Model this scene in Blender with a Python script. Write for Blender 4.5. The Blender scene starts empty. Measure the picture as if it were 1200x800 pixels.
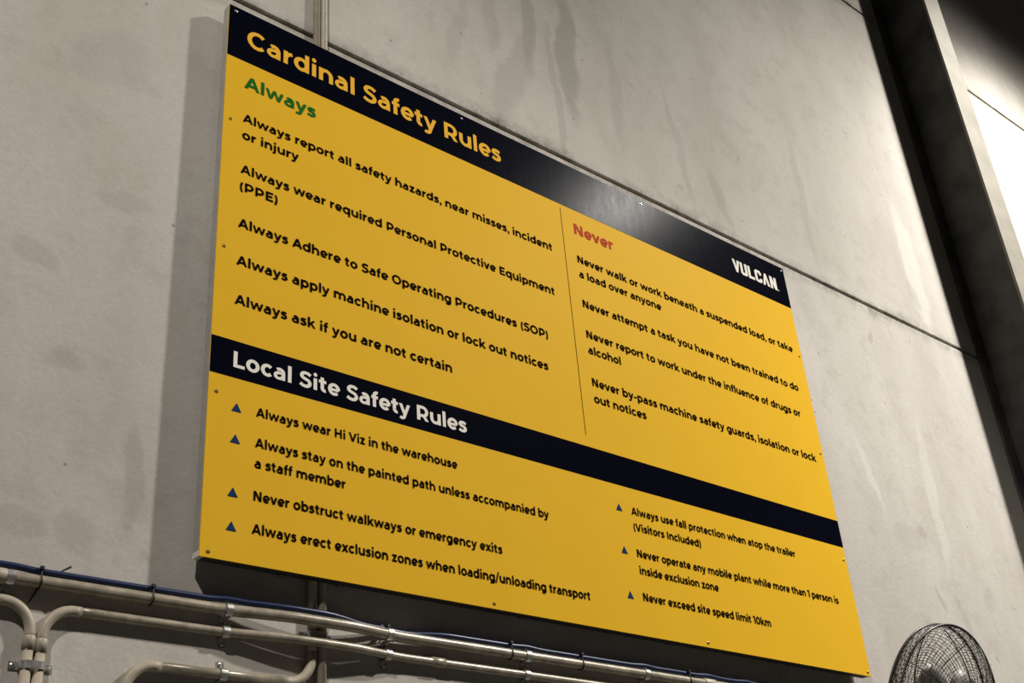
import bpy, bmesh, math, random
from mathutils import Vector, Matrix

random.seed(7)
scene = bpy.context.scene
COL = scene.collection
ZT = 4.1            # height of the sign's top edge above the floor
D = 0.054           # wall face; the sign's printed face lies on y = 0, camera side is -y
SW, SH = 2.4, 1.5867

# ------------------------------------------------------------------ camera
cam = bpy.data.cameras.new('camera')
cam.sensor_width = 36.0
cam.lens = 1423.746 / 1200 * 36.0
cam.clip_start = 0.05
cam_o = bpy.data.objects.new('camera', cam)
COL.objects.link(cam_o)
fwd = Vector((0.58779114, 0.64289625, 0.4911069))
rgt = Vector((0.7633025, -0.64186704, -0.07332118))
up = -Vector((0.26808742, 0.41796067, -0.86800807))
M = Matrix(((rgt.x, up.x, -fwd.x), (rgt.y, up.y, -fwd.y), (rgt.z, up.z, -fwd.z))).to_4x4()
M.translation = Vector((-1.1211198, -2.25502969, -2.49985363 + ZT))
cam_o.matrix_world = M
scene.camera = cam_o

# ------------------------------------------------------------------ light
scene.view_settings.view_transform = 'Standard'
scene.view_settings.look = 'None'
scene.view_settings.exposure = 0.0
scene.view_settings.gamma = 1.0
scene.view_settings.use_curve_mapping = False
world = bpy.data.worlds.new('world')
scene.world = world
world.use_nodes = True
world.node_tree.nodes['Background'].inputs[0].default_value = (0.9, 0.93, 1.0, 1)
world.node_tree.nodes['Background'].inputs[1].default_value = 0.006


def spot(name, loc, target, watts, cone, blend, size, col):
    l = bpy.data.lights.new(name, 'SPOT')
    l.energy = watts
    l.spot_size = math.radians(cone)
    l.spot_blend = blend
    l.shadow_soft_size = size
    l.color = col
    o = bpy.data.objects.new(name, l)
    COL.objects.link(o)
    o.location = loc
    o.rotation_euler = (Vector(target) - Vector(loc)).to_track_quat('-Z', 'Y').to_euler()
    return o


# high-bay lamps hanging in front of the wall and shining down
spot('high_bay_light', (5.7, -3.6, ZT + 3.86), (5.7, -3.6, 0), 2950, 156.5, 0.73, 0.2, (1.0, 0.945, 0.86))
spot('high_bay_light', (-3.3, -3.6, ZT + 3.3), (-3.3, -3.6, 0), 1130, 140, 0.25, 0.12, (1.0, 0.935, 0.86))
# a lamp close to the wall above the column, angled to the right
spot('bay_flood_light', (4.68, -1.42, ZT + 3.54), (4.68 + 0.30 * 7.64, -1.42, 0), 620, 115, 0.50, 0.12, (1.0, 0.955, 0.88))


# ------------------------------------------------------------------ materials
def nt(name):
    m = bpy.data.materials.new(name)
    m.use_nodes = True
    t = m.node_tree
    return m, t, t.nodes['Principled BSDF']


def N(t, kind, **kw):
    n = t.nodes.new(kind)
    for k, v in kw.items():
        setattr(n, k, v)
    return n


def mth(t, op, a, b=None, clamp=False):
    n = N(t, 'ShaderNodeMath', operation=op)
    n.use_clamp = clamp
    for i, v in enumerate((a, b)):
        if v is None:
            continue
        if isinstance(v, (int, float)):
            n.inputs[i].default_value = v
        else:
            t.links.new(v, n.inputs[i])
    return n.outputs[0]


def mixc(t, fac, a, b):
    n = N(t, 'ShaderNodeMix', data_type='RGBA')
    for sock, v in ((n.inputs[0], fac), (n.inputs[6], a), (n.inputs[7], b)):
        if isinstance(v, (int, float)):
            sock.default_value = v
        elif isinstance(v, tuple):
            sock.default_value = (*v, 1)
        else:
            t.links.new(v, sock)
    return n.outputs[2]


def noise(t, vec, scale, detail=4.0, rough=0.55):
    n = N(t, 'ShaderNodeTexNoise')
    n.inputs['Scale'].default_value = scale
    n.inputs['Detail'].default_value = detail
    n.inputs['Roughness'].default_value = rough
    if vec is not None:
        t.links.new(vec, n.inputs['Vector'])
    return n.outputs['Fac']


def ramp(t, fac, lo, hi):
    n = N(t, 'ShaderNodeMapRange')
    n.clamp = True
    t.links.new(fac, n.inputs[0])
    n.inputs[1].default_value = lo
    n.inputs[2].default_value = hi
    return n.outputs[0]


def simple(name, col, rough=0.5, metal=0.0, var=0.0, vscale=30.0, bump=0.0, spec=0.5):
    m, t, b = nt(name)
    b.inputs['Roughness'].default_value = rough
    b.inputs['Metallic'].default_value = metal
    b.inputs['Specular IOR Level'].default_value = spec
    b.inputs['Base Color'].default_value = (*col, 1)
    if var > 0:
        tc = N(t, 'ShaderNodeTexCoord').outputs['Object']
        f = ramp(t, noise(t, tc, vscale), 0.3, 0.7)
        c = mixc(t, f, tuple(x * (1 - var) for x in col), tuple(min(1, x * (1 + var)) for x in col))
        t.links.new(c, b.inputs['Base Color'])
        if bump > 0:
            bn = N(t, 'ShaderNodeBump')
            bn.inputs['Strength'].default_value = bump
            bn.inputs['Distance'].default_value = 0.002
            t.links.new(f, bn.inputs['Height'])
            t.links.new(bn.outputs[0], b.inputs['Normal'])
    return m


def concrete_wall():
    m, t, b = nt('precast_concrete')
    tc = N(t, 'ShaderNodeTexCoord').outputs['Object']
    mp = N(t, 'ShaderNodeMapping')
    mp.inputs['Scale'].default_value = (1.0, 1.0, 0.45)      # stains run down
    t.links.new(tc, mp.inputs[0])
    big = ramp(t, noise(t, mp.outputs[0], 2.2, 5.0, 0.6), 0.3, 0.72)
    mid = ramp(t, noise(t, mp.outputs[0], 7.0, 5.0, 0.6), 0.35, 0.75)
    fine = noise(t, tc, 60.0, 4.0, 0.7)
    c = mixc(t, big, (0.425, 0.397, 0.355), (0.56, 0.535, 0.495))
    c = mixc(t, mth(t, 'MULTIPLY', mid, 0.42), c, (0.56, 0.545, 0.515))
    c = mixc(t, mth(t, 'MULTIPLY', ramp(t, fine, 0.35, 0.75), 0.22), c, (0.36, 0.33, 0.29))
    grit = noise(t, tc, 190.0, 2.0, 0.6)
    c = mixc(t, mth(t, 'MULTIPLY', ramp(t, grit, 0.40, 0.72), 0.20), c, (0.31, 0.285, 0.25))
    blot = ramp(t, noise(t, tc, 11.0, 4.0, 0.65), 0.52, 0.70)
    c = mixc(t, mth(t, 'MULTIPLY', blot, 0.30), c, (0.33, 0.305, 0.27))
    # brownish scuffs
    sc = ramp(t, noise(t, tc, 4.3, 6.0, 0.7), 0.60, 0.74)
    sc2 = ramp(t, noise(t, tc, 14.0, 3.0, 0.6), 0.45, 0.65)
    c = mixc(t, mth(t, 'MULTIPLY', mth(t, 'MULTIPLY', sc, sc2), 0.60), c, (0.24, 0.20, 0.155))
    # small pits and specks
    vo = N(t, 'ShaderNodeTexVoronoi')
    vo.inputs['Scale'].default_value = 9.0
    t.links.new(tc, vo.inputs['Vector'])
    pit = mth(t, 'LESS_THAN', vo.outputs['Distance'], 0.045)
    c = mixc(t, mth(t, 'MULTIPLY', pit, 0.55), c, (0.15, 0.13, 0.11))
    sx = N(t, 'ShaderNodeSeparateXYZ')
    wob = N(t, 'ShaderNodeTexNoise')
    wob.inputs['Scale'].default_value = 5.0
    wob.inputs['Detail'].default_value = 4.0
    t.links.new(tc, wob.inputs['Vector'])
    va = N(t, 'ShaderNodeVectorMath', operation='SUBTRACT')
    t.links.new(wob.outputs['Color'], va.inputs[0])
    va.inputs[1].default_value = (0.5, 0.5, 0.5)
    vs = N(t, 'ShaderNodeVectorMath', operation='SCALE')
    vs.inputs['Scale'].default_value = 0.13
    t.links.new(va.outputs[0], vs.inputs[0])
    vadd = N(t, 'ShaderNodeVectorMath', operation='ADD')
    t.links.new(tc, vadd.inputs[0])
    t.links.new(vs.outputs[0], vadd.inputs[1])
    t.links.new(vadd.outputs[0], sx.inputs[0])
    # run marks and stains with a shape of their own: x, z (from sign top), half width, half height, lean, strength, dark?
    stains = [
        (1.385, 0.62, 0.048, 0.32, 0.02, 0.55, 1), (1.20, 0.68, 0.032, 0.28, 0.08, 0.45, 1),
        (1.09, 0.34, 0.06, 0.22, 0.3, 0.30, 1), (1.30, 0.36, 0.022, 0.32, 0.0, 0.30, 1),
        (1.62, 0.55, 0.03, 0.30, 0.05, 0.20, 1), (1.95, 0.42, 0.022, 0.28, -0.1, 0.22, 1),
        (2.15, 0.26, 0.035, 0.12, -0.4, 0.30, 1), (1.02, 0.62, 0.03, 0.22, 0.1, 0.2, 1),
        (0.86, 0.42, 0.03, 0.2, 0.25, 0.18, 1), (2.75, 0.5, 0.03, 0.35, 0.0, 0.22, 1),
        (-0.135, -1.42, 0.022, 0.13, 0.0, 0.34, 1), (-0.40, -0.94, 0.06, 0.03, 0.2, 0.26, 1),
        (-0.30, -1.20, 0.05, 0.025, 0.3, 0.20, 1), (-0.30, -0.3, 0.09, 0.10, 0.4, 0.16, 1),
        (-0.24, -1.56, 0.05, 0.05, 0.0, 0.26, 1), (-0.36, -1.57, 0.05, 0.04, 0.0, 0.26, 1),
        (-0.22, -0.72, 0.07, 0.03, 0.6, 0.2, 1),
        (3.20, -0.75, 0.04, 0.34, 0.10, 0.28, 0), (2.78, -0.75, 0.025, 0.16, -0.3, 0.34, 0),
        (3.55, 0.45, 0.07, 0.35, 0.0, 0.4, 0), (2.95, -0.98, 0.10, 0.05, 0.4, 0.18, 1),
        (3.05, -1.22, 0.016, 0.05, -0.3, 0.32, 1), (3.42, -1.16, 0.03, 0.05, 0.3, 0.2, 1),
        (3.22, -1.28, 0.02, 0.10, -0.3, 0.22, 1), (3.02, -0.1, 0.02, 0.03, 0.3, 0.35, 1),
        (3.50, 0.28, 0.025, 0.08, -0.3, 0.25, 1), (3.36, -1.40, 0.012, 0.018, 0, 0.4, 1),
    ]
    for (x, z, rx, rz, lean, k, dark) in stains:
        dx = mth(t, 'SUBTRACT', sx.outputs[0], x)
        dz = mth(t, 'SUBTRACT', sx.outputs[2], z + ZT)
        dx = mth(t, 'SUBTRACT', dx, mth(t, 'MULTIPLY', dz, lean))
        r = mth(t, 'ADD', mth(t, 'POWER', mth(t, 'ABSOLUTE', mth(t, 'DIVIDE', dx, rx)), 2.0),
                mth(t, 'POWER', mth(t, 'ABSOLUTE', mth(t, 'DIVIDE', dz, rz)), 2.0))
        f = N(t, 'ShaderNodeMapRange', interpolation_type='SMOOTHSTEP')
        f.inputs[1].default_value = 1.5
        f.inputs[2].default_value = 0.45
        t.links.new(r, f.inputs[0])
        c = mixc(t, mth(t, 'MULTIPLY', f.outputs[0], k), c, (0.25, 0.235, 0.21) if dark else (0.66, 0.645, 0.61))
    # grime gathered along the panel joints
    for zj in (0.0885, 2.205, -2.03):
        dz = mth(t, 'ABSOLUTE', mth(t, 'SUBTRACT', sx.outputs[2], ZT + zj - 0.004))
        f = mth(t, 'MULTIPLY', ramp(t, dz, 0.060, 0.0), ramp(t, noise(t, tc, 13.0, 8.0, 0.8), 0.40, 0.66))
        c = mixc(t, mth(t, 'MULTIPLY', f, 0.95), c, (0.13, 0.115, 0.095))
    t.links.new(c, b.inputs['Base Color'])
    b.inputs['Roughness'].default_value = 0.85
    b.inputs['Specular IOR Level'].default_value = 0.25
    bn = N(t, 'ShaderNodeBump')
    bn.inputs['Strength'].default_value = 0.25
    bn.inputs['Distance'].default_value = 0.004
    t.links.new(fine, bn.inputs['Height'])
    t.links.new(bn.outputs[0], b.inputs['Normal'])
    return m


def navy_print():
    m, t, b = nt('navy_print')
    tc = N(t, 'ShaderNodeTexCoord').outputs['Object']
    b.inputs['Base Color'].default_value = (0.0030, 0.0033, 0.0078, 1)
    b.inputs['Specular IOR Level'].default_value = 0.0042
    b.inputs['Specular Tint'].default_value = (0.80, 0.87, 1.0, 1)
    mp = N(t, 'ShaderNodeMapping')
    mp.inputs['Scale'].default_value = (1.0, 1.0, 0.35)
    t.links.new(tc, mp.inputs[0])
    f = noise(t, mp.outputs[0], 35.0, 5.0, 0.7)
    mr = N(t, 'ShaderNodeMapRange')
    mr.inputs[1].default_value, mr.inputs[2].default_value = 0.3, 0.7
    mr.inputs[3].default_value, mr.inputs[4].default_value = 0.205, 0.245
    t.links.new(f, mr.inputs[0])
    t.links.new(mr.outputs[0], b.inputs['Roughness'])
    bn = N(t, 'ShaderNodeBump')
    bn.inputs['Strength'].default_value = 0.06
    bn.inputs['Distance'].default_value = 0.004
    t.links.new(noise(t, tc, 6.0, 2.0), bn.inputs['Height'])
    t.links.new(bn.outputs[0], b.inputs['Normal'])
    return m


MAT = {
    'concrete': concrete_wall(),
    'floor': simple('concrete_floor', (0.06, 0.057, 0.052), 0.6, var=0.2, vscale=3),
    'sealant': simple('joint_sealant', (0.028, 0.024, 0.02), 0.9, var=0.4, vscale=40),
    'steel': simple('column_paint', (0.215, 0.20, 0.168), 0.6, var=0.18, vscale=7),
    'shadedsteel': simple('column_paint_shaded', (0.075, 0.073, 0.068), 0.65, var=0.55, vscale=5),  # darker copy of the column colour, shade behind the front flange painted in
    'yellow': simple('yellow_print', (0.75, 0.445, 0.027), 0.5, var=0.015, vscale=9, spec=0.012),
    'navy': navy_print(),
    'ink': simple('black_ink', (0.007, 0.0045, 0.004), 0.7, spec=0.0),
    'gold': simple('yellow_lettering', (0.80, 0.44, 0.045), 0.55, spec=0.012),
    'white': simple('white_print', (0.80, 0.77, 0.70), 0.55, spec=0.012),
    'green': simple('green_print', (0.012, 0.125, 0.018), 0.55, spec=0.012),
    'red': simple('red_print', (0.47, 0.045, 0.022), 0.55, spec=0.012),
    'blue': simple('blue_print', (0.012, 0.036, 0.105), 0.55, spec=0.012),
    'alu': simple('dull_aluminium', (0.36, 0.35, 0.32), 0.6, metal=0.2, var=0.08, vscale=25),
    'shadowrail': simple('shaded_rail', (0.035, 0.033, 0.03), 0.7),  # contact shade under the sign's lower edge, put into the rail colour
    'bright': simple('bright_aluminium', (0.85, 0.84, 0.82), 0.35, metal=0.4),
    'conduit': simple('conduit_grey', (0.30, 0.262, 0.20), 0.33, metal=0.12, var=0.35, vscale=30, bump=0.15, spec=0.6),
    'conduit2': simple('conduit_cream', (0.38, 0.335, 0.26), 0.5, var=0.16, vscale=30),
    'galv': simple('galvanised_steel', (0.55, 0.55, 0.53), 0.32, metal=0.8, var=0.3, vscale=80),
    'cable': simple('blue_cable', (0.006, 0.016, 0.06), 0.38, spec=0.4),
    'tie': simple('black_nylon', (0.006, 0.006, 0.006), 0.5),
    'brass': simple('screw_brass', (0.30, 0.19, 0.05), 0.35, metal=0.8),
    'fanblack': simple('black_wire', (0.012, 0.011, 0.011), 0.4),
    'blade': simple('fan_blade_grey', (0.40, 0.39, 0.365), 0.45, metal=0.3),
}


# ------------------------------------------------------------------ mesh helpers
def link(name, bm, mat, parent=None, smooth=False, loc=None):
    me = bpy.data.meshes.new(name)
    bm.normal_update()
    bm.to_mesh(me)
    bm.free()
    me.materials.append(MAT[mat])
    if smooth:
        for p in me.polygons:
            p.use_smooth = True
    o = bpy.data.objects.new(name, me)
    COL.objects.link(o)
    if parent is not None:
        o.parent = parent
    if loc is not None:
        o.location = loc
    return o


def empty(name, loc):
    o = bpy.data.objects.new(name, None)
    o.empty_display_size = 0.1
    COL.objects.link(o)
    o.location = loc
    return o


def tag(o, label, cat, group=None):
    o['label'] = label
    o['category'] = cat
    if group:
        o['group'] = group
    return o


def box(bm, x0, x1, y0, y1, z0, z1, bev=0.0):
    g = bmesh.ops.create_cube(bm, size=1.0)
    vs = g['verts']
    for v in vs:
        v.co = Vector((x0 + (v.co.x + .5) * (x1 - x0), y0 + (v.co.y + .5) * (y1 - y0), z0 + (v.co.z + .5) * (z1 - z0)))
    if bev > 0:
        es = list({e for v in vs for e in v.link_edges})
        bmesh.ops.bevel(bm, geom=es, offset=bev, segments=2, affect='EDGES', profile=0.6)


def tube(bm, pts, r, seg=14, closed=False, caps=True):
    pts = [Vector(p) for p in pts]
    n = len(pts)
    rr = r if isinstance(r, (list, tuple)) else [r] * n
    tang = []
    for i in range(n):
        if closed:
            d = pts[(i + 1) % n] - pts[i - 1]
        else:
            d = pts[min(i + 1, n - 1)] - pts[max(i - 1, 0)]
        tang.append(d.normalized())
    u = tang[0].orthogonal().normalized()
    rings = []
    for i in range(n):
        u = (u - tang[i] * u.dot(tang[i])).normalized()
        w = tang[i].cross(u)
        rings.append([bm.verts.new(pts[i] + rr[i] * (math.cos(a) * u + math.sin(a) * w))
                      for a in (2 * math.pi * k / seg for k in range(seg))])
    m = n if closed else n - 1
    for i in range(m):
        A, B = rings[i], rings[(i + 1) % n]
        off = 0
        if closed and i == n - 1:
            off = min(range(seg), key=lambda s: (A[0].co - B[s].co).length)
        for k in range(seg):
            bm.faces.new((A[k], A[(k + 1) % seg], B[(k + 1 + off) % seg], B[(k + off) % seg]))
    if caps and not closed:
        bm.faces.new(rings[0][::-1])
        bm.faces.new(rings[-1])


def cyl(bm, p0, p1, r, seg=14):
    tube(bm, [p0, p1], r, seg)


def arc3(c, ax, ay, r, a0, a1, n=10):
    c, ax, ay = Vector(c), Vector(ax), Vector(ay)
    return [c + r * (math.cos(a) * ax + math.sin(a) * ay)
            for a in (math.radians(a0 + (a1 - a0) * i / n) for i in range(n + 1))]


# ------------------------------------------------------------------ setting
def structure(o):
    o['kind'] = 'structure'
    return o


bm = bmesh.new()
JZ = [-2.03, 0.0885, 2.205, 4.32]       # panel joints, measured from the sign's top edge
zs = [-ZT] + JZ + [6.5]
for i in range(len(zs) - 1):
    lo = zs[i] + (0.0085 if i else 0)
    hi = zs[i + 1] - (0.0085 if i < len(zs) - 2 else 0)
    box(bm, -6, 12, D, D + 0.18, ZT + lo, ZT + hi, 0.004)
structure(link('wall_back', bm, 'concrete'))
for i, z in enumerate(JZ):
    bm = bmesh.new()
    box(bm, -6, 12, D + 0.014, D + 0.05, ZT + z - 0.0105, ZT + z + 0.0105)
    structure(link('trim_%d' % (i + 1), bm, 'sealant'))
bm = bmesh.new()
box(bm, -6, 12, -9, D + 0.18, -0.15, 0)
structure(link('floor', bm, 'floor'))

# ------------------------------------------------------------------ steel column
CX, CW, CD = 4.030, 0.170, 0.289
colr = tag(empty('steel_column', (CX, D - CD / 2, 0)), 'tall grey steel beam column standing against the concrete wall right of the sign', 'column')
CTOP = ZT + 6.0
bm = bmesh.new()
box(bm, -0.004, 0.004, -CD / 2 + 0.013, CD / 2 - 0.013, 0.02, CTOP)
link('web', bm, 'shadedsteel', colr)
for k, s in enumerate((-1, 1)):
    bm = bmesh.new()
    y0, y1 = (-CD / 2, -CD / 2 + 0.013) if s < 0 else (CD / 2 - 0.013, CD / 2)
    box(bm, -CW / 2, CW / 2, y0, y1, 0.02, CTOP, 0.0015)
    f = link('flange', bm, 'steel' if s < 0 else 'shadedsteel', colr)
    f['label'] = 'pale flange facing the hall' if s < 0 else 'flange against the wall, darkened in colour for shade'
bm = bmesh.new()
box(bm, -0.16, 0.16, -CD / 2 - 0.06, CD / 2, 0, 0.02, 0.003)
link('base_plate', bm, 'shadedsteel', colr)

# ------------------------------------------------------------------ safety sign
sign = tag(empty('safety_sign', (0, 0, ZT)), 'large yellow safety rules board with dark blue bands fixed to the concrete wall', 'sign')

bm = bmesh.new()
box(bm, 0, SW, 0, 0.003, -SH, 0)
link('panel', bm, 'yellow', sign)
bm = bmesh.new()
box(bm, 0.0, 0.03, 0.003, 0.0310, -SH + 0.0135, 0)
link('frame_rail', bm, 'alu', sign)
bm = bmesh.new()
box(bm, SW - 0.03, SW, 0.003, 0.0310, -SH + 0.0135, 0)
link('frame_rail', bm, 'alu', sign)
bm = bmesh.new()
for x0, x1 in ((0.03, 0.285), (0.35, SW - 0.03)):
    box(bm, x0, x1, 0.003, 0.0310, -0.03, 0)
link('frame_rail', bm, 'alu', sign)
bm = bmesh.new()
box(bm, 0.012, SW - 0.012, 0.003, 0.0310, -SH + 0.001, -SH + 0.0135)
link('frame_rail', bm, 'shadowrail', sign)['label'] = 'bottom rail, shade painted into its dark colour'
for x0 in (-0.0008, SW - 0.012):
    bm = bmesh.new()
    box(bm, x0, x0 + 0.0128, 0.003, 0.0315, -SH, -SH + 0.0135, 0.0015)
    link('corner_cap', bm, 'bright', sign)['label'] = 'bright metal corner cap'
for x in (0.24, 0.395, 0.95, 1.5, 2.05):
    bm = bmesh.new()
    box(bm, x - 0.02, x + 0.02, 0.0295, D, -SH + 0.006, -SH + 0.012)
    box(bm, x - 0.02, x + 0.02, D - 0.003, D, -SH + 0.006, -SH + 0.05)
    link('mounting_bracket', bm, 'alu', sign)
for x in (0.2, 0.43, 1.2, 2.2):
    bm = bmesh.new()
    box(bm, x - 0.02, x + 0.02, 0.0295, D, -0.05, -0.02)
    link('mounting_bracket', bm, 'alu', sign)


def flat_poly(bm, pts, y=-0.0006):
    bm.faces.new([bm.verts.new((x, y, z)) for x, z in pts])


def plate(name, x0, x1, z0, z1, mat, y=-0.0005):
    bm = bmesh.new()
    flat_poly(bm, [(x0, z0), (x1, z0), (x1, z1), (x0, z1)], y)
    return link(name, bm, mat, sign)


plate('header_band', 0, SW, -0.181, 0, 'navy')['label'] = 'dark blue header band'
plate('middle_band', 0, SW, -1.1445, -1.0472, 'navy')['label'] = 'dark blue middle band'
plate('divider_line', 1.1992, 1.2014, -1.0113, -0.1962, 'ink')

# ---- lettering: every glyph is drawn with strokes (units: em)
WV, WH = 0.166, 0.138


def AR(cx, cy, rx, ry, a0, a1, n=None):
    n = n or max(4, int(abs(a1 - a0) / 20))
    return [(cx + rx * math.cos(math.radians(a0 + (a1 - a0) * i / n)),
             cy + ry * math.sin(math.radians(a0 + (a1 - a0) * i / n))) for i in range(n + 1)]


def spline(p, n=5):
    out = []
    for i in range(len(p) - 1):
        p0, p1, p2, p3 = p[max(i - 1, 0)], p[i], p[i + 1], p[min(i + 2, len(p) - 1)]
        for k in range(n):
            t = k / n
            out.append(tuple(0.5 * (2 * p1[j] + (p2[j] - p0[j]) * t + (2 * p0[j] - 5 * p1[j] + 4 * p2[j] - p3[j]) * t * t
                                    + (3 * p1[j] - p0[j] - 3 * p2[j] + p3[j]) * t ** 3) for j in (0, 1)))
    out.append(p[-1])
    return out


def S(*p): return ('s', list(p), 1.0)
def SP(p, k=1.0): return ('s', p, k)
def DG(x0, y0, x1, y1, h): return ('d', (x0, y0, x1, y1, h))
def DOT(x, y, r): return ('o', (x, y, r))


oR = AR(.325, .265, .214, .216, 0, 360)
s_l = spline([(.435, .425), (.35, .460), (.26, .474), (.165, .450), (.122, .388), (.16, .325), (.26, .290), (.36, .255),
              (.402, .185), (.385, .105), (.29, .058), (.18, .066), (.065, .115)])
s_u = spline([(.545, .570), (.45, .628), (.33, .650), (.20, .620), (.135, .520), (.18, .425), (.32, .370), (.44, .325),
              (.510, .245), (.500, .140), (.41, .065), (.30, .050), (.18, .072), (.065, .135)])
G = {
    ' ': (.275, []),
    'a': (.610, [SP([(.462, 0), (.462, .315)] + AR(.292, .315, .17, .157, 0, 132)),
                 SP([(.462, .305), (.26, .305)] + AR(.25, .178, .148, .122, 90, 270) + [(.32, .06), (.40, .095), (.455, .17)], .9)]),
    'b': (.682, [S((.135, 0), (.135, .742)), SP(AR(.357, .265, .214, .216, 0, 360))]),
    'c': (.580, [SP(AR(.32, .265, .209, .216, 42, 318))]),
    'd': (.682, [S((.547, 0), (.547, .742)), SP(oR)]),
    'e': (.622, [SP(AR(.322, .265, .211, .216, -2, 316)), SP([(.12, .25), (.54, .25)], .86)]),
    'f': (.385, [SP([(.175, 0), (.175, .55)] + AR(.305, .56, .13, .122, 180, 70)), S((.025, .458), (.355, .458))]),
    'g': (.687, [SP(oR), SP([(.552, .53), (.552, .03)] + AR(.332, .03, .22, .160, 0, -138))]),
    'h': (.676, [S((.135, 0), (.135, .742)), SP([(.540, 0), (.540, .285)] + AR(.3375, .285, .2025, .187, 0, 180))]),
    'i': (.285, [S((.1425, 0), (.1425, .526)), DOT(.1425, .692, .088)]),
    'j': (.292, [SP([(.150, .526), (.150, -.03)] + AR(.03, -.03, .12, .10, 0, -110)), DOT(.150, .692, .088)]),
    'k': (.640, [S((.135, 0), (.135, .742)), DG(.515, .534, .14, .15, .100), DG(.285, .33, .555, 0, .090)]),
    'l': (.285, [S((.1425, 0), (.1425, .742))]),
    'm': (1.035, [S((.135, 0), (.135, .534)), SP([(.517, 0), (.517, .285)] + AR(.326, .285, .191, .187, 0, 180)),
                  SP([(.900, 0), (.900, .285)] + AR(.7085, .285, .1915, .187, 0, 180))]),
    'n': (.676, [S((.135, 0), (.135, .534)), SP([(.540, 0), (.540, .285)] + AR(.3375, .285, .2025, .187, 0, 180))]),
    'o': (.650, [SP(oR)]),
    'p': (.682, [S((.135, -.194), (.135, .534)), SP(AR(.357, .265, .214, .216, 0, 360))]),
    'q': (.682, [S((.547, -.194), (.547, .534)), SP(oR)]),
    'r': (.425, [S((.135, 0), (.135, .534)), SP([(.135, .20)] + AR(.385, .245, .25, .222, 172, 88))]),
    's': (.520, [SP(s_l, .98)]),
    't': (.432, [SP([(.185, .655), (.185, .18)] + AR(.305, .18, .12, .120, 180, 292)), S((.025, .464), (.375, .464))]),
    'u': (.672, [S((.540, 0), (.540, .534)), SP([(.132, .534), (.132, .25)] + AR(.336, .25, .204, .190, 180, 360))]),
    'v': (.590, [DG(.086, .534, .295, 0, .083), DG(.504, .534, .295, 0, .083)]),
    'w': (.930, [DG(.083, .534, .265, 0, .078), DG(.465, .534, .265, 0, .070), DG(.465, .534, .665, 0, .070), DG(.847, .534, .665, 0, .078)]),
    'x': (.590, [DG(.100, .534, .494, 0, .097), DG(.490, .534, .096, 0, .097)]),
    'y': (.590, [DG(.086, .534, .295, .03, .083), DG(.504, .534, .262, -.06, .080),
                 SP(spline([(.285, -.02), (.245, -.095), (.175, -.138), (.105, -.132), (.045, -.105)], 3), .95)]),
    'z': (.535, [S((.05, .472), (.478, .472)), S((.045, .062), (.490, .062)), DG(.385, .48, .145, .05, .100)]),
    'A': (.760, [DG(.380, .7, .088, 0, .086), DG(.380, .7, .672, 0, .086), S((.19, .205), (.57, .205))]),
    'C': (.730, [SP(AR(.402, .35, .300, .298, 44, 316))]),
    'E': (.664, [S((.165, 0), (.165, .7)), S((.1, .638), (.600, .638)), S((.1, .355), (.555, .355)), S((.1, .062), (.612, .062))]),
    'H': (.805, [S((.163, 0), (.163, .7)), S((.642, 0), (.642, .7)), S((.15, .352), (.65, .352))]),
    'I': (.318, [S((.159, 0), (.159, .7))]),
    'L': (.600, [S((.165, 0), (.165, .7)), S((.1, .064), (.575, .064))]),
    'N': (.806, [S((.160, 0), (.160, .7)), S((.646, 0), (.646, .7)), DG(.180, .7, .626, 0, .100)]),
    'O': (.850, [SP(AR(.425, .35, .312, .298, 0, 360))]),
    'P': (.726, [S((.165, 0), (.165, .7)), SP([(.165, .638), (.39, .638)] + AR(.39, .43, .215, .208, 90, -90) + [(.165, .222)])]),
    'R': (.735, [S((.165, 0), (.165, .7)), SP([(.165, .638), (.39, .638)] + AR(.39, .435, .215, .203, 90, -90) + [(.165, .232)]),
                 DG(.42, .25, .610, 0, .090)]),
    'S': (.632, [SP(s_u)]),
    'V': (.745, [DG(.088, .7, .372, 0, .087), DG(.657, .7, .372, 0, .087)]),
    '(': (.360, [SP(AR(.56, .27, .39, .58, 139, 221), .86)]),
    ')': (.360, [SP(AR(-.20, .27, .39, .58, 41, -41), .86)]),
    ',': (.248, [DOT(.125, .080, .088), DG(.165, .07, .098, -.13, .055)]),
    '-': (.390, [S((.045, .258), (.345, .258))]),
    '/': (.400, [DG(.365, .80, .040, -.10, .066)]),
    '1': (.400, [S((.255, 0), (.255, .7)), S((.02, .638), (.25, .638))]),
    '0': (.690, [SP(AR(.345, .35, .228, .298, 0, 360))]),
}


def advance(s):
    return sum(G[c][0] for c in s)


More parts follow.
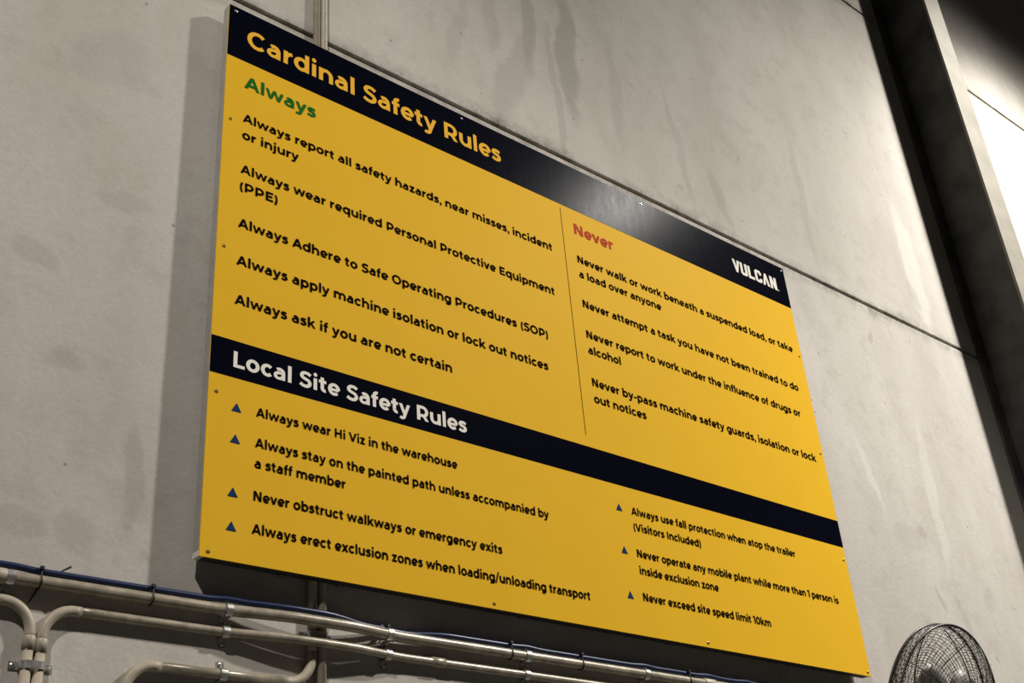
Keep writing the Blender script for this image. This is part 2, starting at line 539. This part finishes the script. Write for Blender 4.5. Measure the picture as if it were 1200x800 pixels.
def stroke(pts, k):
    closed = len(pts) > 3 and abs(pts[0][0] - pts[-1][0]) < 1e-6 and abs(pts[0][1] - pts[-1][1]) < 1e-6
    n = len(pts)
    L, R = [], []
    for i in range(n):
        if closed:
            a = pts[i - 1] if i else pts[-2]
            b = pts[i + 1] if i < n - 1 else pts[1]
        else:
            a, b = pts[max(i - 1, 0)], pts[min(i + 1, n - 1)]
        ta = (pts[i][0] - a[0], pts[i][1] - a[1])
        tb = (b[0] - pts[i][0], b[1] - pts[i][1])
        la, lb = math.hypot(*ta), math.hypot(*tb)
        if la < 1e-9: ta, la = tb, lb
        if lb < 1e-9: tb, lb = ta, la
        n1 = (-ta[1] / la, ta[0] / la)
        n2 = (-tb[1] / lb, tb[0] / lb)
        nx, ny = n1[0] + n2[0], n1[1] + n2[1]
        l = math.hypot(nx, ny) or 1
        nx, ny = nx / l, ny / l
        mit = min(1.35, 1 / max(0.5, nx * n1[0] + ny * n1[1]))
        ox, oy = nx * WV / 2 * k * mit, ny * WH / 2 * k * mit
        L.append((pts[i][0] + ox, pts[i][1] + oy))
        R.append((pts[i][0] - ox, pts[i][1] - oy))
    return [[R[i], R[i + 1], L[i + 1], L[i]] for i in range(n - 1)]


def glyph_quads(c):
    out = []
    for s in G[c][1]:
        if s[0] == 's':
            pts = [p for i, p in enumerate(s[1]) if i == 0 or math.hypot(p[0] - s[1][i - 1][0], p[1] - s[1][i - 1][1]) > 1e-6]
            out += stroke(pts, s[2])
        elif s[0] == 'd':
            x0, y0, x1, y1, h = s[1]
            out.append([(x1 - h, y1), (x1 + h, y1), (x0 + h, y0), (x0 - h, y0)])
        else:
            x, y, r = s[1]
            out.append(AR(x, y, r, r, 0, 360, 14)[:-1])
    return out


def text_line(s, x0, x1, zb, mat, em=None, y=-0.0009, words=None):
    """ink runs from x0 to x1 on the baseline zb (sign coordinates)"""
    quads, pen, breaks = [], 0.0, set()
    for ch in s:
        if ch == ' ':
            breaks.add(len(quads))
        for q in glyph_quads(ch):
            quads.append([(px + pen, pz) for px, pz in q])
        pen += G[ch][0]
    lo = min(p[0] for q in quads for p in q)
    hi = max(p[0] for q in quads for p in q)
    sx = (x1 - x0) / (hi - lo)
    sz = em or sx
    bm = bmesh.new()
    for qi, q in enumerate(quads):
        if words and qi in breaks:
            link('lettering', bm, mat, sign)['label'] = words
            bm = bmesh.new()
        pts = [(x0 + (px - lo) * sx, zb + pz * sz) for px, pz in q]
        ar = sum(pts[i][0] * pts[(i + 1) % len(pts)][1] - pts[(i + 1) % len(pts)][0] * pts[i][1] for i in range(len(pts)))
        if ar < 0:
            pts.reverse()
        flat_poly(bm, pts, y - 0.000012 * (len(bm.faces) % 37))
    o = link('lettering', bm, mat, sign)
    return o


EM1 = 0.0392
text_line('Cardinal Safety Rules', 0.0575, 0.958, -0.1225, 'gold', 0.0865, words='yellow heading lettering')['label'] = 'yellow heading lettering'
text_line('Always', 0.0550, 0.2765, -0.2710, 'green', 0.0590)['label'] = 'green lettering'
for s, x1, zb in (
        ('Always report all safety hazards, near misses, incident', 1.1435, -0.3873), ('or injury', 0.2245, -0.4440),
        ('Always wear required Personal Protective Equipment', 1.1335, -0.5545), ('(PPE)', 0.1640, -0.6095),
        ('Always Adhere to Safe Operating Procedures (SOP)', 1.0870, -0.7225),
        ('Always apply machine isolation or lock out notices', 1.0750, -0.8335),
        ('Always ask if you are not certain', 0.7120, -0.9455)):
    text_line(s, 0.055, x1, zb, 'ink', EM1)
text_line('Never', 1.2535, 1.4315, -0.2775, 'red', 0.0580)['label'] = 'red lettering'
for s, x1, zb in (
        ('Never walk or work beneath a suspended load, or take', 2.350, -0.3895), ('a load over anyone', 1.630, -0.4455),
        ('Never attempt a task you have not been trained to do', 2.333, -0.5565),
        ('Never report to work under the influence of drugs or', 2.312, -0.6670), ('alcohol', 1.393, -0.7225),
        ('Never by-pass machine safety guards, isolation or lock', 2.350, -0.8345), ('out notices', 1.477, -0.8905)):
    text_line(s, 1.2525, x1, zb, 'ink', EM1)
text_line('Local Site Safety Rules', 0.0590, 0.7505, -1.1170, 'white', 0.0600, words='white heading lettering')['label'] = 'white heading lettering'
for s, x0, x1, zb in (
        ('Always wear Hi Viz in the warehouse', 0.1225, 0.7120, -1.2290),
        ('Always stay on the painted path unless accompanied by', 0.1225, 1.0210, -1.3065),
        ('a staff member', 0.1230, 0.3670, -1.3575),
        ('Never obstruct walkways or emergency exits', 0.1230, 0.8450, -1.4370),
        ('Always erect exclusion zones when loading/unloading transport', 0.1215, 1.1460, -1.5150),
        ('Always use fall protection when atop the trailer', 1.3520, 2.1130, -1.2285),
        ('(Visitors Included)', 1.3530, 1.6420, -1.2775),
        ('Never operate any mobile plant while more than 1 person is', 1.3530, 2.3030, -1.3575),
        ('inside exclusion zone', 1.3550, 1.6930, -1.4080),
        ('Never exceed site speed limit 10km', 1.3550, 1.9170, -1.4858)):
    text_line(s, x0, x1, zb, 'ink', 0.0335)
for x, z in ((0.0722, -1.2302), (0.0722, -1.3092), (0.0717, -1.4387), (0.0713, -1.5180),
             (1.3025, -1.2262), (1.3030, -1.3556), (1.3045, -1.4866)):
    bm = bmesh.new()
    flat_poly(bm, [(x - 0.0128, z), (x + 0.0128, z), (x, z + 0.0222)], -0.0009)
    link('bullet_triangle', bm, 'blue', sign)

# ---- white condensed word mark at the right end of the header
WMX, WMZ, WMH = 2.079, -0.1235, 0.0550
bm = bmesh.new()
LW, ST, PITCH = 0.0390, 0.0135, 0.0437


def wm(pts):
    pts = [(WMX + x, WMZ + z * WMH) for x, z in pts]
    ar = sum(pts[i][0] * pts[(i + 1) % len(pts)][1] - pts[(i + 1) % len(pts)][0] * pts[i][1] for i in range(len(pts)))
    if ar < 0:
        pts.reverse()
    flat_poly(bm, pts, -0.0009 - 0.000015 * len(bm.faces))


def wr(x, x0, x1, z0, z1): wm([(x + x0, z0), (x + x1, z0), (x + x1, z1), (x + x0, z1)])


x = 0.0                                                     # V
wm([(x, 1), (x + ST, 1), (x + .0262, 0), (x + .0152, 0)])
wm([(x + LW + .002 - ST, 1), (x + LW + .002, 1), (x + .0262, 0), (x + .0152, 0)])
x += PITCH                                                  # U
wr(x, 0, ST, .12, 1); wr(x, LW - ST, LW, .12, 1)
wm([(x, .14), (x + .008, 0), (x + LW - .008, 0), (x + LW, .14), (x + LW - ST, .22), (x + ST, .22)])
x += PITCH                                                  # L
wr(x, 0, ST, 0, 1); wr(x, 0, LW - .004, 0, .22)
x += PITCH - .003                                           # C
wr(x, 0, ST, .14, .86)
wm([(x, .86), (x + ST, .78), (x + LW - ST, .78), (x + LW, .86), (x + LW - .008, 1), (x + .008, 1)])
wm([(x, .14), (x + .008, 0), (x + LW - .008, 0), (x + LW, .14), (x + LW - ST, .22), (x + ST, .22)])
wr(x, LW - ST, LW, .64, .86); wr(x, LW - ST, LW, .14, .36)
x += PITCH - .001                                           # A without a crossbar
wm([(x, 0), (x + ST, 0), (x + .0262, 1), (x + .0152, 1)])
wm([(x + LW + .002 - ST, 0), (x + LW + .002, 0), (x + .0262, 1), (x + .0152, 1)])
x += PITCH + .002                                           # N
wr(x, 0, ST, 0, 1); wr(x, LW - ST, LW, 0, 1)
wm([(x, 1), (x + ST, 1), (x + LW, 0), (x + LW - ST, 0)])
wr(x, LW + .004, LW + .0085, 0, .10)
o = link('lettering', bm, 'white', sign)
o['label'] = 'white word mark'

# ---- screws round the edge of the panel
for i, x in enumerate((0.020, 0.806, 1.606, 2.385)):
    for j, z in enumerate((-0.016, -0.395, -0.793, -1.191, -1.5735)):
        if 0 < i < 3 and 0 < j < 4:
            continue
        bm = bmesh.new()
        tube(bm, [(x, -0.0003, z), (x, -0.0016, z), (x, -0.0026, z)], [0.0046, 0.0042, 0.0022], 12)
        link('screw', bm, 'galv' if j == 0 else 'brass', sign)

# ------------------------------------------------------------------ conduits
def smooth(a, b, x):
    t = max(0, min(1, (x - a) / (b - a)))
    return t * t * (3 - 2 * t)


def bulge(x):       # the long runs step out over the upright pair
    return smooth(0.04, 0.26, x) * (1 - smooth(0.37, 0.56, x))


def main_y(x): return D - 0.0210 - 0.0195 * bulge(x)
def second_y(x): return D - 0.0125 - 0.0225 * bulge(x)


ZM, Z2, Z3 = ZT - 1.683, ZT - 1.7285, ZT - 1.8165
XE = 3.90
Y1 = D - 0.0112
xs = [-1.7 + 0.015 * i for i in range(int((XE + 1.7) / 0.015) + 1)]

# long upper run
bm = bmesh.new()
tube(bm, [(x, main_y(x), ZM) for x in xs], 0.0125)
long_run = tag(link('conduit', bm, 'conduit', smooth=True), 'thicker upper horizontal conduit along the wall with the blue cable on it', 'conduit')
for x in (-0.402, 1.62):
    bm = bmesh.new()
    tube(bm, [(x - .024, main_y(x), ZM), (x - .021, main_y(x), ZM), (x + .021, main_y(x), ZM), (x + .024, main_y(x), ZM)], [.0132, .0152, .0152, .0132], 16)
    link('coupling', bm, 'conduit2', long_run, True)

# thinner run below it, bending down at its left end
def run_with_drop(label, xv, side, zr, x_far, yf, cream=True):
    rb = 0.058
    cxx = xv + side * rb
    n = 70
    pts = [(x_far + (cxx - x_far) * i / n, yf(x_far + (cxx - x_far) * i / n), zr) for i in range(n + 1)]
    bm = bmesh.new()
    tube(bm, pts, 0.0100)
    root = tag(link('conduit', bm, 'conduit', smooth=True), label, 'conduit')
    yv = yf(cxx)
    el = arc3((cxx, yv, zr - rb), (-side, 0, 0), (0, 0, 1), rb, 90, 0, 12)
    bm = bmesh.new()
    tube(bm, [(cxx + side * .012, yv, zr)] + el + [(xv, yv, zr - rb - .006)], 0.0106)
    link('elbow', bm, 'conduit2', root, True)
    bm = bmesh.new()
    tube(bm, [(xv, yv, zr - rb - .004), (xv, yv, zr - rb - .006), (xv, yv, zr - rb - .03)], [.0108, .0124, .0124], 16)
    link('socket', bm, 'conduit2', root, True)
    bm = bmesh.new()
    cyl(bm, (xv, yv, zr - rb - .02), (xv, yv, 0.0), 0.0102, 16)
    link('drop_pipe', bm, 'conduit2', root, True)
    return root


second = run_with_drop('thin lower horizontal conduit elbowing down beside a twin near the left edge', -0.2940, 1, Z2, XE, second_y)
twin = run_with_drop('conduit coming from the left edge and elbowing down left of its twin', -0.3175, -1, Z2 + .003, -1.7, lambda x: D - 0.0125)
for x in (0.652, 1.9):
    bm = bmesh.new()
    tube(bm, [(x - .02, second_y(x), Z2), (x - .018, second_y(x), Z2), (x + .018, second_y(x), Z2), (x + .02, second_y(x), Z2)], [.0105, .0122, .0122, .0105], 16)
    link('coupling', bm, 'conduit', second, True)

# upright pair that passes behind the sign
bm = bmesh.new()
cyl(bm, (0.3295, Y1, ZT + 6.3), (0.3295, Y1, 0), 0.0106, 18)
tag(link('conduit', bm, 'conduit2', smooth=True), 'straight vertical conduit, right one of the pair running behind the sign', 'conduit')
bm = bmesh.new()
cyl(bm, (0.3045, Y1, ZT + 6.3), (0.3045, Y1, ZT - 1.750), 0.0106, 18)
left_up = tag(link('conduit', bm, 'conduit2', smooth=True), 'vertical conduit behind the sign, left one of the pair, turning left at bottom', 'conduit')
rb = 0.062
bm = bmesh.new()
tube(bm, [(0.3045, Y1, Z3 + rb + .01)] + arc3((0.3045 - rb, Y1, Z3 + rb), (1, 0, 0), (0, 0, -1), rb, 0, 90, 12) + [(0.232, Y1, Z3)], 0.0108, 18)
link('elbow', bm, 'conduit2', left_up, True)
bm = bmesh.new()
cyl(bm, (0.24, Y1, Z3), (-0.066, Y1, Z3), 0.0108, 18)
link('cross_pipe', bm, 'conduit', left_up, True)
bm = bmesh.new()
tube(bm, [(-0.05, Y1, Z3)] + arc3((-0.064, Y1, Z3 - .058), (-1, 0, 0), (0, 0, 1), .058, 90, 0, 12) + [(-0.122, Y1, Z3 - .066)], 0.0112, 18)
link('elbow', bm, 'conduit2', left_up, True)
bm = bmesh.new()
tube(bm, [(-0.122, Y1, Z3 - .052), (-0.122, Y1, Z3 - .055), (-0.122, Y1, Z3 - .082)], [.011, .0127, .0127], 16)
link('socket', bm, 'conduit2', left_up, True)
bm = bmesh.new()
cyl(bm, (-0.122, Y1, Z3 - .07), (-0.122, Y1, 0), 0.0104, 16)
link('drop_pipe', bm, 'conduit2', left_up, True)


# ------------------------------------------------------------------ saddles
def saddle(label, at, yc, r, horizontal=True, double=0.0, ears=(1, -1)):
    """strap bent over a conduit, its ears screwed to the wall; base at the wall face"""
    root = tag(empty('pipe_saddle', (at[0], D, at[1])), label, 'pipe clip', 'galvanised clips on the conduits')
    h = D - yc                                  # wall to pipe centre
    prof = []                                   # (u across pipe, height off wall)
    ro = r + 0.0012
    half = double / 2
    prof.append((-(half + r + .019), .0012))
    prof.append((-(half + ro), .0012))
    prof.append((-(half + ro), h))
    if double:
        for a in range(180, 89, -15):
            prof.append((-half + ro * math.cos(math.radians(a)), h + ro * math.sin(math.radians(a))))
        prof.append((half, h + ro))
        for a in range(75, -1, -15):
            prof.append((half + ro * math.cos(math.radians(a)), h + ro * math.sin(math.radians(a))))
    else:
        for a in range(165, -1, -15):
            prof.append((ro * math.cos(math.radians(a)), h + ro * math.sin(math.radians(a))))
    prof.append((half + ro, .0012))
    prof.append((half + r + .019, .0012))
    bm = bmesh.new()
    w = 0.0075
    rows = []
    for i, (u, v) in enumerate(prof):
        a, b = prof[max(i - 1, 0)], prof[min(i + 1, len(prof) - 1)]
        d = Vector((b[0] - a[0], b[1] - a[1])).normalized()
        nx, nz = -d.y, d.x
        row = []
        for (ww, tt) in ((-w, 0), (w, 0), (w, .0014), (-w, .0014)):
            uu, vv = u + nx * tt, v + nz * tt
            co = (ww, -vv, uu) if horizontal else (uu, -vv, ww)
            row.append(bm.verts.new(co))
        rows.append(row)
    for i in range(len(rows) - 1):
        for k in range(4):
            bm.faces.new((rows[i][k], rows[i][(k + 1) % 4], rows[i + 1][(k + 1) % 4], rows[i + 1][k]))
    bm.faces.new(rows[0]); bm.faces.new(rows[-1][::-1])
    bmesh.ops.recalc_face_normals(bm, faces=bm.faces[:])
    link('strap', bm, 'galv', root)
    for s in ears:
        u = s * (half + r + .0115)
        bm = bmesh.new()
        p = [(0, -.0022, u), (0, -.0042, u), (0, -.0058, u)] if horizontal else [(u, -.0022, 0), (u, -.0042, 0), (u, -.0058, 0)]
        tube(bm, p, [.0056, .0052, .0028], 12)
        link('screw', bm, 'galv', root)
    return root


for i, x in enumerate((0.088, 0.502, 0.930, 1.36, 1.79)):
    names = ('under the sign\'s lower left', 'right of the upright pair', 'second right of the upright pair', 'third right of the upright pair', 'fourth right of the upright pair')
    saddle('metal clip holding the thicker upper conduit, ' + names[i], (x, ZM), main_y(x), .0125)
    saddle('metal clip holding the thin lower conduit, ' + names[i], (x, Z2), second_y(x), .0102)
saddle('metal clip on the lowest conduit stretch left of the upright pair', (0.088, Z3), Y1, .0110)
saddle('metal clip on the thicker conduit at the left edge of the photo', (-0.372, ZM), main_y(-.372), .0125)
saddle('double metal clip across the two drop pipes at lower left', (-0.3058, ZT - 1.843), D - .0125, .0104, False, 0.0235)
saddle('double metal clip across the upright pair below the sign', (0.317, ZT - 1.706), Y1, .0106, False, 0.025)

# ------------------------------------------------------------------ cable and ties
def cable_p(x):
    back = smooth(0.30, 0.44, x) * (1 - smooth(0.56, 0.70, x))
    lift = 0.0006 * math.sin(x * 9.0 + 1.0) + 0.0016 * math.exp(-((x - 0.93) / 0.05) ** 2)
    for xc in (-0.402, -0.372, 0.088, 0.502, 0.930, 1.36, 1.62, 1.79):    # rides over the clips and couplings
        lift = max(lift, 0.0034 * math.exp(-((x - xc) / 0.034) ** 2))
    a = math.radians(88 - 42 * back)
    rad = 0.0201 + max(lift, -0.0004)
    return (x, main_y(x) + rad * math.cos(a), ZM + rad * math.sin(a))


bm = bmesh.new()
tube(bm, [cable_p(x) for x in xs], 0.0068, 12)
tag(link('cable', bm, 'cable', smooth=True), 'dark blue cable tied along the top of the horizontal conduit', 'cable')

tie_labels = ['black cable tie with a long tail, leftmost on the blue cable',
              'black cable tie on the blue cable just left of the sign',
              'black cable tie on the blue cable right of the upright pair',
              'black cable tie on the blue cable, second right of the upright pair',
              'black cable tie on the blue cable, third right of the upright pair',
              'black cable tie on the blue cable, rightmost in the photo']
for i, x in enumerate((-0.315, -0.085, 0.507, 0.874, 1.117, 1.533)):
    cy, cz = cable_p(x)[1], cable_p(x)[2]
    my = main_y(x)
    # convex loop round conduit and cable
    pts = []
    for a in range(180, 361, 18):
        pts.append((0, my + .0140 * math.cos(math.radians(a)), ZM + .0140 * math.sin(math.radians(a))))
    for a in range(0, 181, 18):
        pts.append((0, cy + .0082 * math.cos(math.radians(a)), cz + .0082 * math.sin(math.radians(a))))
    bm = bmesh.new()
    for k in range(len(pts)):
        pass
    tube(bm, [(x + p[0], p[1], p[2]) for p in pts], 0.0017, 8, closed=True)
    tie = tag(link('cable_tie', bm, 'tie', smooth=True), tie_labels[i], 'cable tie', 'black ties on the blue cable')
    bm = bmesh.new()
    box(bm, x - .004, x + .004, cy - .0135, cy - .0055, cz + .001, cz + .008, .001)
    link('tie_head', bm, 'tie', tie)
    if i == 0:
        bm = bmesh.new()
        yb = my + .0175
        tube(bm, [(x, cy, cz + .0082), (x + .006, yb - .004, cz + .008), (x + .022, yb, ZM + .014), (x + .052, yb - .006, ZM + .036), (x + .062, yb - .012, ZM + .042)], [.0016, .0018, .0018, .0019, .0026], 8)
        tube(bm, [(x + .022, yb, ZM + .014), (x + .004, yb + .002, ZM - .012), (x - .012, yb - .004, ZM - .042)], [.0018, .0018, .0016], 8)
        link('tail', bm, 'tie', tie, True)

# ------------------------------------------------------------------ wall fan
FX, FY, FZ = 2.182, -0.35, ZT - 1.812
FR, TILT, SEP = 0.262, 0.313, 0.036
fan = tag(empty('wall_fan', (FX, D, FZ - 0.12)), 'black wire-caged fan mounted on the wall below the sign\'s right end', 'fan')
fn = Vector((0, -math.cos(TILT), -math.sin(TILT)))
fa = Vector((1, 0, 0))
fb = Vector((0, -math.sin(TILT), math.cos(TILT)))
fc = Vector((FX, FY, FZ)) - Vector(fan.location)


def fp(r, ang, h): return fc + fn * h + r * (math.cos(ang) * fa + math.sin(ang) * fb)


def ring(bm, r, h, wr_, seg=72, ws=6):
    tube(bm, [fp(r, 2 * math.pi * k / seg, h) for k in range(seg)], wr_, ws, closed=True)


def dome_h(r, sgn):
    t = r / FR
    depth = 0.085 if sgn > 0 else 0.075
    return sgn * (SEP / 2 + depth * (1 - t ** 2.6))


for sgn in (1, -1):
    bm = bmesh.new()
    ring(bm, FR, sgn * SEP / 2, 0.0038, 84, 8)
    link('hoop', bm, 'fanblack', fan, True)
for sgn, nm in ((1, 'front_grille'), (-1, 'rear_grille')):
    bm = bmesh.new()
    r = 0.062
    while r < FR - 0.004:
        ring(bm, r, dome_h(r, sgn), 0.00095, 72, 5)
        r += 0.0078
    for k in range(8):
        a = 2 * math.pi * (k + 0.3) / 8
        tube(bm, [fp(0.055 + (FR - 0.055) * i / 12, a, dome_h(0.055 + (FR - 0.055) * i / 12, sgn)) for i in range(13)], 0.0019, 6)
    for k in range(48):
        a = 2 * math.pi * (k + 0.15) / 48
        tube(bm, [fp(0.06 + (FR - 0.06) * i / 8, a, dome_h(0.06 + (FR - 0.06) * i / 8, sgn)) for i in range(9)], 0.00085, 5)
    g = link(nm, bm, 'fanblack', fan, True)
    bm = bmesh.new()
    tube(bm, [fp(0, 0, dome_h(0.05, sgn) - sgn * .004), fp(0, 0, dome_h(0.05, sgn) + sgn * .003), fp(0, 0, dome_h(0.05, sgn) + sgn * .006)], [0.062, 0.062, 0.052], 28)
    link('badge_disc' if sgn > 0 else 'rear_disc', bm, 'fanblack', g)
# mesh band between the hoops
bm = bmesh.new()
for k in range(60):
    a = 2 * math.pi * k / 60
    tube(bm, [fp(FR, a, -SEP / 2), fp(FR, a + 0.10, SEP / 2)], 0.0009, 5)
for h in (-0.009, 0, 0.009):
    ring(bm, FR, h, 0.0009, 72, 5)
link('side_mesh', bm, 'fanblack', fan, True)
for k in range(3):
    a0 = math.radians(138 + 120 * k)
    bm = bmesh.new()
    grid = []
    for i in range(9):
        rr = 0.045 + (FR * 0.72 - 0.045) * i / 8
        wd = math.radians(20 + 14 * math.sin(math.pi * i / 8))
        row = []
        for j in range(6):
            u = j / 5 - 0.5
            row.append(fp(rr, a0 + wd * 2 * u + 0.25 * (i / 8), 0.032 * -2 * u * (1 - 0.4 * i / 8) * 1.0 + 0.008 * math.cos(u * 3)))
        grid.append(row)
    top = [[bm.verts.new(p + fn * .001) for p in row] for row in grid]
    bot = [[bm.verts.new(p - fn * .001) for p in row] for row in grid]
    for i in range(8):
        for j in range(5):
            bm.faces.new((top[i][j], top[i][j + 1], top[i + 1][j + 1], top[i + 1][j]))
            bm.faces.new((bot[i][j], bot[i + 1][j], bot[i + 1][j + 1], bot[i][j + 1]))
    edge = [(i, 0) for i in range(9)] + [(8, j) for j in range(1, 6)] + [(i, 5) for i in range(7, -1, -1)] + [(0, j) for j in range(4, 0, -1)]
    for q in range(len(edge)):
        (i, j), (i2, j2) = edge[q], edge[(q + 1) % len(edge)]
        bm.faces.new((top[i][j], bot[i][j], bot[i2][j2], top[i2][j2]))
    bmesh.ops.recalc_face_normals(bm, faces=bm.faces[:])
    link('blade', bm, 'blade', fan, True)
bm = bmesh.new()
tube(bm, [fp(0, 0, .03), fp(0, 0, .026), fp(0, 0, -.03)], [.034, .042, .046], 24)
link('hub', bm, 'fanblack', fan)
bm = bmesh.new()
tube(bm, [fp(0, 0, -.082), fp(0, 0, -.09), fp(0, 0, -.185), fp(0, 0, -.20), fp(0, 0, -.205)], [.055, .066, .066, .05, .02], 24)
link('motor', bm, 'fanblack', fan)
bm = bmesh.new()
mc = fp(0, 0, -.15)
tube(bm, [mc - fb * .05, mc - fb * .12, Vector((0, -.10, -.10)), Vector((0, -.008, -.10))], .014, 12)
link('arm', bm, 'fanblack', fan, True)
bm = bmesh.new()
box(bm, -.05, .05, -.010, 0, -.19, -.02, .002)
link('wall_plate', bm, 'fanblack', fan)
